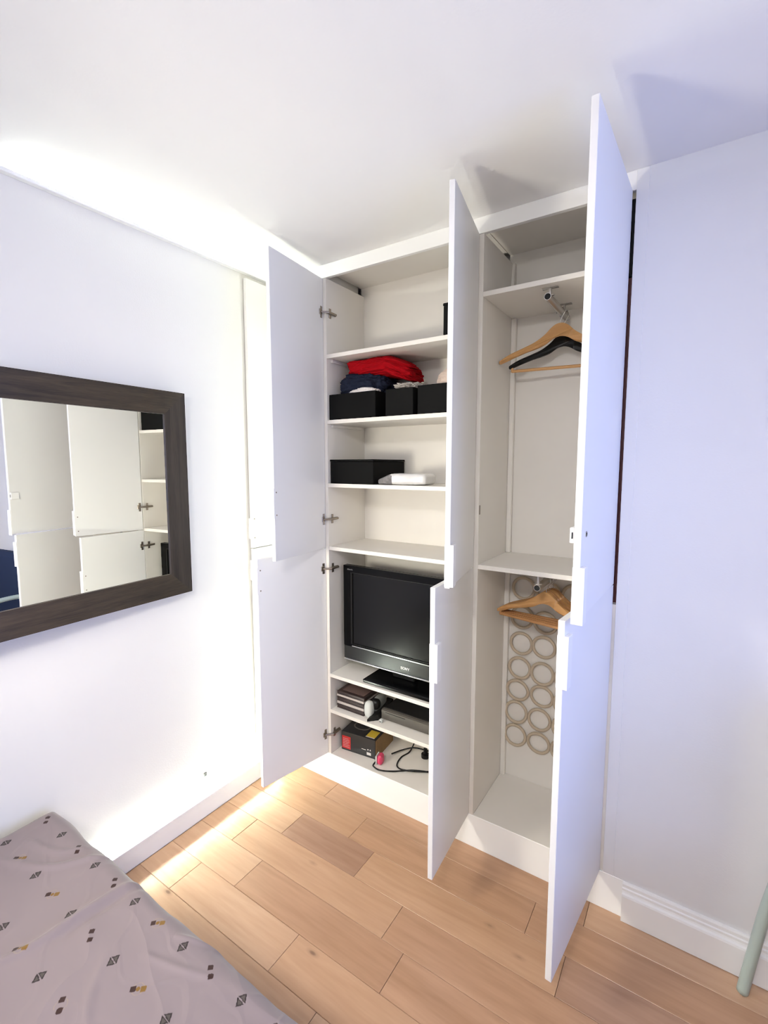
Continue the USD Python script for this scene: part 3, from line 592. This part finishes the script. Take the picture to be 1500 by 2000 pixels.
# shelf under the television: cases, appliance, receiver
Z5 = SH[5]
zz = Z5 + e
for i, (mt_, h, dx, ry) in enumerate([('case_dark', 0.016, 0.002, 0.0), ('case_light', 0.020, 0.0, 0.01), ('case_dark', 0.019, 0.003, -0.01), ('case_light', 0.016, 0.001, 0.0), ('case_dark', 0.017, 0.002, 0.02)]):
    labs = ['dark disc case at the bottom of the stack on the low shelf', 'pale disc case, second from the bottom of the stack', 'dark disc case in the middle of the stack', 'pale disc case, second from the top of the stack', 'dark disc case with a brown cover on top of the stack']
    x0, y0 = 0.338 + dx, 0.035
    t = thing('disc_case', labs[i], 'case', (x0 + 0.08, y0 + 0.1, zz), 'stack of disc cases under the television')
    R = lambda m: rot_about(m, (0, 0, 1), ry, (x0 + 0.08, y0 + 0.1, zz))
    obj('tray', R(box(x0, x0 + 0.165, y0, y0 + 0.19, zz, zz + h * 0.3, 0.001)), 'case_dark', t)
    obj('sleeve', R(box(x0, x0 + 0.165, y0 + 0.001, y0 + 0.19, zz + h * 0.302, zz + h - 0.0005, 0.001)), mt_, t)
    if i == 4: obj('cover_print', R(box(x0 + 0.02, x0 + 0.15, y0 + 0.02, y0 + 0.17, zz + h - 0.0005, zz + h)), 'case_brown', t)
    zz += h + 0.0003
ap = thing('appliance', 'small white and grey rounded appliance with a black base, beside the disc cases', 'appliance', (0.53, 0.09, Z5))
def ellip(c, r, pw=0.7, sub=4):
    m = trimesh.creation.icosphere(subdivisions=sub); d = np.array(m.vertices); m.vertices = np.sign(d) * np.abs(d) ** pw * np.asarray(r) + np.asarray(c); return m
def rz(m, a, at): return rot_about(m, (0, 0, 1), a, at)
APC = (0.535, 0.09, Z5)
obj('housing', rz(ellip((0.531, 0.045, Z5 + 0.042), (0.022, 0.022, 0.041)), 0.0, APC), 'device_white', ap, True)
obj('rear_body', ellip((0.545, 0.112, Z5 + 0.050), (0.020, 0.052, 0.040), 0.75), 'device_grey', ap, True)
obj('black_grip', cat_([ellip((0.548, 0.075, Z5 + 0.060), (0.0235, 0.022, 0.026), 0.8)]), 'black_plastic', ap, True)
obj('base_plate', trimesh.convex.convex_hull(np.array([(0.546, 0.006, Z5 + z) for z in (e, 0.012)] + [(0.583, 0.045, Z5 + z) for z in (e, 0.03)] + [(0.583, 0.18, Z5 + z) for z in (e, 0.05)] + [(0.548, 0.18, Z5 + z) for z in (e, 0.05)])), 'black_plastic', ap)
stb = thing('receiver', 'wide black and silver receiver box on the low shelf under the television', 'receiver', (0.76, 0.18, Z5))
obj('body', box(0.592, 0.985, 0.088, 0.275, Z5 + 0.004, Z5 + 0.052, 0.002), 'black_plastic', stb)
obj('front_panel', trimesh.convex.convex_hull(np.array([(x, y, z) for x in (0.588, 0.988) for y, z in ((0.066, Z5 + 0.004), (0.0875, Z5 + 0.004), (0.0875, Z5 + 0.050), (0.074, Z5 + 0.050), (0.066, Z5 + 0.046))])), 'box_silver', stb)
obj('disc_slot', box(0.61, 0.72, 0.0655, 0.07, Z5 + 0.037, Z5 + 0.040), 'black_plastic', stb)
for x in (0.62, 0.95):
    for y in (0.10, 0.26): obj('foot', cyl((x, y, Z5 + e), (x, y, Z5 + 0.0039), 0.01, 12), 'black_plastic', stb)
ad = thing('adapter', 'tiny white plug adapter in front of the receiver box', 'adapter', (0.605, 0.038, Z5))
obj('body', box(0.597, 0.613, 0.030, 0.044, Z5 + e, Z5 + 0.017, 0.003), 'device_white', ad)
obj('socket', box(0.6005, 0.6095, 0.0292, 0.031, Z5 + 0.004, Z5 + 0.011, 0.0003), 'device_grey', ad)

# bottom of the wide wardrobe: printed carton, cables
Z6 = HP + 0.0016
cb = thing('carton', 'black printed product box with a red end panel on the wardrobe floor', 'box', (0.44, 0.15, Z6))
CA = 0.10; CP = (0.345, 0.062, 0)
def cm(m): return rot_about(m, (0, 0, 1), CA, CP)
CW, CD, CH = 0.200, 0.190, 0.098
bx_, by_ = CP[0], CP[1]
obj('body', cm(box(bx_, bx_ + CW - 0.004, by_, by_ + CD, Z6, Z6 + CH, 0.001)), 'print_grey', cb)
obj('cardboard_side', cm(box(bx_ + CW - 0.0035, bx_ + CW, by_ + 0.004, by_ + CD, Z6, Z6 + CH - 0.004, 0.0005)), 'cardboard', cb, label='plain brown cardboard end')
obj('red_panel', cm(box(bx_ + 0.004, bx_ + 0.054, by_ - 0.0006, by_ + 0.0004, Z6 + 0.010, Z6 + CH - 0.022)), 'print_red', cb, label='red panel with pale lines')
for k in range(6):
    obj('print_line', cm(box(bx_ + 0.009, bx_ + 0.047 - 0.006 * (k % 3 == 2), by_ - 0.0009, by_ - 0.0005, Z6 + 0.019 + 0.0085 * k, Z6 + 0.0208 + 0.0085 * k)), 'print_pale', cb)
q = np.linspace(0, 2 * np.pi, 40, endpoint=False)
el = extrude(Polygon(np.c_[0.048 * np.cos(q), 0.035 * np.sin(q)]).difference(Polygon(np.c_[0.040 * np.cos(q), 0.028 * np.sin(q)])), 0.0006)
obj('printed_ring', cm(moved(el, (bx_ + 0.075, by_ + 0.085, Z6 + CH + 0.0001))), 'print_ellipse', cb)
obj('yellow_label', cm(cat_([box(bx_ + 0.135, bx_ + 0.185, by_ + 0.012, by_ + 0.075, Z6 + CH - 0.0002, Z6 + CH + 0.0006)])), 'print_yellow', cb)
obj('label_edge', cm(box(bx_ + 0.135, bx_ + 0.185, by_ + 0.010, by_ + 0.016, Z6 + CH + 0.0006, Z6 + CH + 0.0009)), 'print_pale', cb)
for (a, b_, c_, d_) in ((0.148, 0.172, 0.012, 0.026), (0.152, 0.158, 0.036, 0.043), (0.165, 0.171, 0.036, 0.043), (0.118, 0.142, 0.034, 0.037)):
    obj('print_mark', cm(box(bx_ + a, bx_ + b_, by_ - 0.0006, by_ + 0.0003, Z6 + c_, Z6 + d_)), 'print_pale', cb)
def on_floor(pts, z=None):
    out = []
    for p in pts: out.append((p[0], p[1], Z6 + 0.0036 if len(p) < 3 else Z6 + p[2]))
    return catmull(out, 8)
pc = thing('power_cable', 'black cable looping on the wardrobe floor with a pink plug at its end', 'cable', (0.62, 0.1, Z6))
obj('cord', tube(on_floor([(0.562, 0.062, 0.014), (0.556, 0.048), (0.565, 0.030), (0.605, 0.022), (0.665, 0.050), (0.735, 0.105), (0.80, 0.135), (0.88, 0.15), (0.97, 0.16)]), 0.0034, 8), 'black_plastic', pc, True)
obj('plug', rz(cat_([box(0.566, 0.592, 0.050, 0.094, Z6 + e, Z6 + 0.047, 0.008)]), 0.25, (0.575, 0.07, 0)), 'pink_plastic', pc, label='pink plug')
obj('plug_face', rz(box(0.5590, 0.5658, 0.051, 0.093, Z6 + e, Z6 + 0.045, 0.002), 0.25, (0.575, 0.07, 0)), 'device_white', pc, label='white pin side of the plug')
for dz in (0.012, 0.026): obj('plug_pin', rz(box(0.550, 0.5589, 0.066, 0.071, Z6 + dz, Z6 + dz + 0.004), 0.25, (0.575, 0.07, 0)), 'steel', pc)
pc2 = thing('power_cable', 'second black cable curling over the wardrobe floor towards a round black plug', 'cable', (0.7, 0.2, Z6))
obj('cord', tube(on_floor([(0.592, 0.150, 0.012), (0.625, 0.205, 0.016), (0.675, 0.232, 0.03), (0.735, 0.248, 0.028), (0.80, 0.262, 0.02), (0.86, 0.255), (0.885, 0.215), (0.84, 0.165), (0.77, 0.105, 0.011), (0.70, 0.075, 0.011), (0.655, 0.100), (0.640, 0.165), (0.655, 0.225, 0.008), (0.668, 0.262, 0.06)]), 0.0034, 8), 'black_plastic', pc2, True)
obj('plug', cat_([cyl((0.737, 0.235, Z6 + e), (0.737, 0.235, Z6 + 0.018), 0.020, 18), cyl((0.737, 0.235, Z6 + 0.018), (0.737, 0.235, Z6 + 0.046), 0.009, 14)]), 'black_plastic', pc2, 30)
ps = thing('power_adapter', 'black power brick at the right of the cables, half behind the door', 'adapter', (0.83, 0.17, Z6))
obj('body', box(0.792, 0.862, 0.168, 0.235, Z6 + e, Z6 + 0.05, 0.006), 'black_plastic', ps)
obj('strain_relief', cyl((0.8265, 0.1675, Z6 + 0.02), (0.8265, 0.150, Z6 + 0.02), 0.005, 10), 'black_plastic', ps)

# ------------------------------------------------------------------ coat hangers
def hanger_outline(w, drop, neck=0.047, tip=0.012):
    """body in its own (x, z) plane: hump at the middle, arms falling to the tips"""
    xs = np.linspace(-w, w, 81); a = np.abs(xs) / w
    k = [0, 0.05, 0.12, 0.245, 0.41, 0.57, 0.84, 1.0]
    topz = -drop * PchipInterpolator(k, [0, 0.012, 0.08, 0.30, 0.50, 0.62, 0.82, 1.0])(a)
    botz = topz - PchipInterpolator(k, [neck, neck, 0.95 * neck, 0.78 * neck, 0.56 * neck, 0.45 * neck, 0.42 * neck, tip])(a)
    P = [(x, z) for x, z in zip(xs, topz)] + [(x, z) for x, z in zip(xs[::-1], botz[::-1])]
    return Polygon(P).buffer(-0.003).buffer(0.003)
def make_hanger(label, at, yaw, w, drop, railz, body_mat, bar_mat, bar=True, group=None, th=0.011, tilt=0.0, rod_z=None):
    """at: the crown of the body; the hook goes up over the rail"""
    at = np.array(at, float)
    t = thing('coat_hanger', label, 'coat hanger', at, group)
    ca, sa = math.cos(yaw), math.sin(yaw)
    def place(m):
        v = np.array(m.vertices if hasattr(m, 'vertices') else m[0]); m = m.copy()
        ct, st_ = math.cos(tilt), math.sin(tilt)
        v = np.c_[v[:, 0] * ct - v[:, 2] * st_, v[:, 1], v[:, 0] * st_ + v[:, 2] * ct]
        m.vertices = np.c_[v[:, 0] * ca - v[:, 1] * sa, v[:, 0] * sa + v[:, 1] * ca, v[:, 2]] + at; return m
    pl = hanger_outline(w, drop)
    b0 = extrude(pl, th); vv = np.array(b0.vertices); b0.vertices = np.c_[vv[:, 0], vv[:, 2] - th / 2, vv[:, 1]]; b0.invert()
    # the arms bow forwards a little
    vv = np.array(b0.vertices); vv[:, 1] -= 0.022 * (np.abs(vv[:, 0]) / w) ** 2; b0.vertices = vv
    obj('body', place(b0), body_mat, t, 40)
    hz_ = railz - at[2] + 0.0150
    R = 0.0155
    arc = [(R * math.cos(a), 0, hz_ - R + R * math.sin(a) + 0.0) for a in np.linspace(math.radians(200), math.radians(-70), 22)]
    pth = np.array(arc[:18] + [(0.006, 0, hz_ - 2 * R - 0.004), (0, 0, hz_ - 2 * R - 0.016), (0, 0, -0.012)])
    obj('hook', place(tube(pth, 0.0016, 8)), 'steel', t, True)
    if bar:
        zb = -drop - 0.020
        obj('trouser_bar', place(cat_([trimesh.creation.cylinder(radius=0.0062, segment=[(-w + 0.012, -0.020, zb), (w - 0.012, -0.020, zb)], sections=14), cyl((-w + 0.012, -0.020, zb - 0.004), (-w + 0.012, -0.020, -drop - 0.002), 0.005, 10), cyl((w - 0.012, -0.020, zb - 0.004), (w - 0.012, -0.020, -drop - 0.002), 0.005, 10)])), bar_mat, t, 40)
    return t
RXU, RXL = 1.322, 1.318
make_hanger('pale wooden coat hanger, foremost on the upper rail', (RXU, 0.205, 2.132), 0.0, 0.230, 0.122, 2.176, 'hanger_wood', 'hanger_wood', bar=False, th=0.012)
make_hanger('black coat hanger with a pale wooden trouser bar on the upper rail', (RXU, 0.262, 2.105), 0.12, 0.205, 0.112, 2.176, 'black_plastic', 'hanger_wood', th=0.012)
for k in range(4):
    make_hanger(['wooden coat hanger at the front of the lower rail', 'wooden coat hanger, second on the lower rail', 'wooden coat hanger, third on the lower rail', 'rearmost wooden coat hanger on the lower rail'][k], (RXL + 0.002 * k, 0.150 + 0.026 * k, 1.089), -0.22 + 0.05 * k, 0.205, 0.105, 1.136, 'hanger_wood' if k % 2 == 0 else 'hanger_wood_dark', 'hanger_wood_dark', group='wooden hangers on the lower rail')

# scarf organiser of cream rings hanging behind
so = thing('scarf_hanger', 'cream hanging organiser of round rings at the back of the hanging wardrobe', 'scarf hanger', (1.21, 0.325, 1.1))
obj('hanger_bar', cyl((1.125, 0.325, 1.112), (1.365, 0.325, 1.112), 0.007, 14), 'ring_cream', so, 30)
obj('hook', tube(catmull([(RXL, 0.325, 1.118), (RXL, 0.315, 1.135), (RXL, 0.30, 1.165), (RXL, 0.285, 1.168), (RXL, 0.28, 1.158)], 6), 0.002, 8), 'steel', so, True)
def torus(c, R, r, tilt=0.0, squash=1.0):
    a = np.linspace(0, 2 * np.pi, 40, endpoint=False)
    return tube(np.c_[c[0] + R * np.cos(a) * squash, c[1] + 0.01 * np.sin(a) * tilt, c[2] + R * np.sin(a)], r, 10, True)
for ri, z in enumerate([1.045, 0.912, 0.795, 0.680, 0.570, 0.464, 0.355]):
    for ci in range(3):
        jx, jz = random.uniform(-0.003, 0.003), random.uniform(-0.004, 0.004)
        cx = 1.176 - 0.0035 * ri + 0.104 * ci + jx
        obj('ring', torus((cx, 0.324 + random.uniform(-0.004, 0.003), z - 0.004 * ci + jz), 0.0470, 0.0066, random.uniform(-0.6, 0.6)), 'ring_cream', so, True)
cloth_pts = Polygon([(1.125, 1.108), (1.44, 1.108), (1.42, 0.30), (1.105, 0.305)])
oc_ = extrude(cloth_pts, 0.0012); vv = np.array(oc_.vertices); oc_.vertices = np.c_[vv[:, 0], 0.3305 + vv[:, 2], vv[:, 1]]

# ------------------------------------------------------------------ chair: only one leg is in the picture, the rest shows in the mirror
ch = thing('armchair', 'navy armchair on a pale green tube frame, one leg in view at lower right', 'chair', (2.3, -0.35, 0))
def leg_tube(pts, r=0.0155): return tube(catmull(pts, 8), r, 14)
side = [(1.992, -0.062, 0.0006), (2.012, -0.062, 0.16), (2.034, -0.064, 0.32), (2.075, -0.09, 0.56), (2.105, -0.16, 0.67), (2.115, -0.34, 0.68), (2.115, -0.52, 0.65), (2.112, -0.60, 0.56), (2.095, -0.64, 0.30), (2.075, -0.66, 0.0006)]
obj('frame_tube', leg_tube(side), 'chair_green', ch, True)
obj('frame_tube', leg_tube([(4.78 - p[0], p[1], p[2]) for p in side]), 'chair_green', ch, True)
obj('cross_tube', cyl((2.10, -0.60, 0.36), (2.68, -0.60, 0.36), 0.012, 12), 'chair_green', ch, 30)
obj('cross_tube', cyl((2.04, -0.075, 0.34), (2.74, -0.075, 0.34), 0.012, 12), 'chair_green', ch, 30)
obj('seat', box(2.135, 2.645, -0.66, -0.10, 0.373, 0.49, 0.03), 'chair_navy', ch)
bk = box(2.135, 2.645, -0.16, -0.06, 0.46, 0.96, 0.03)
obj('backrest', bk, 'chair_navy', ch)
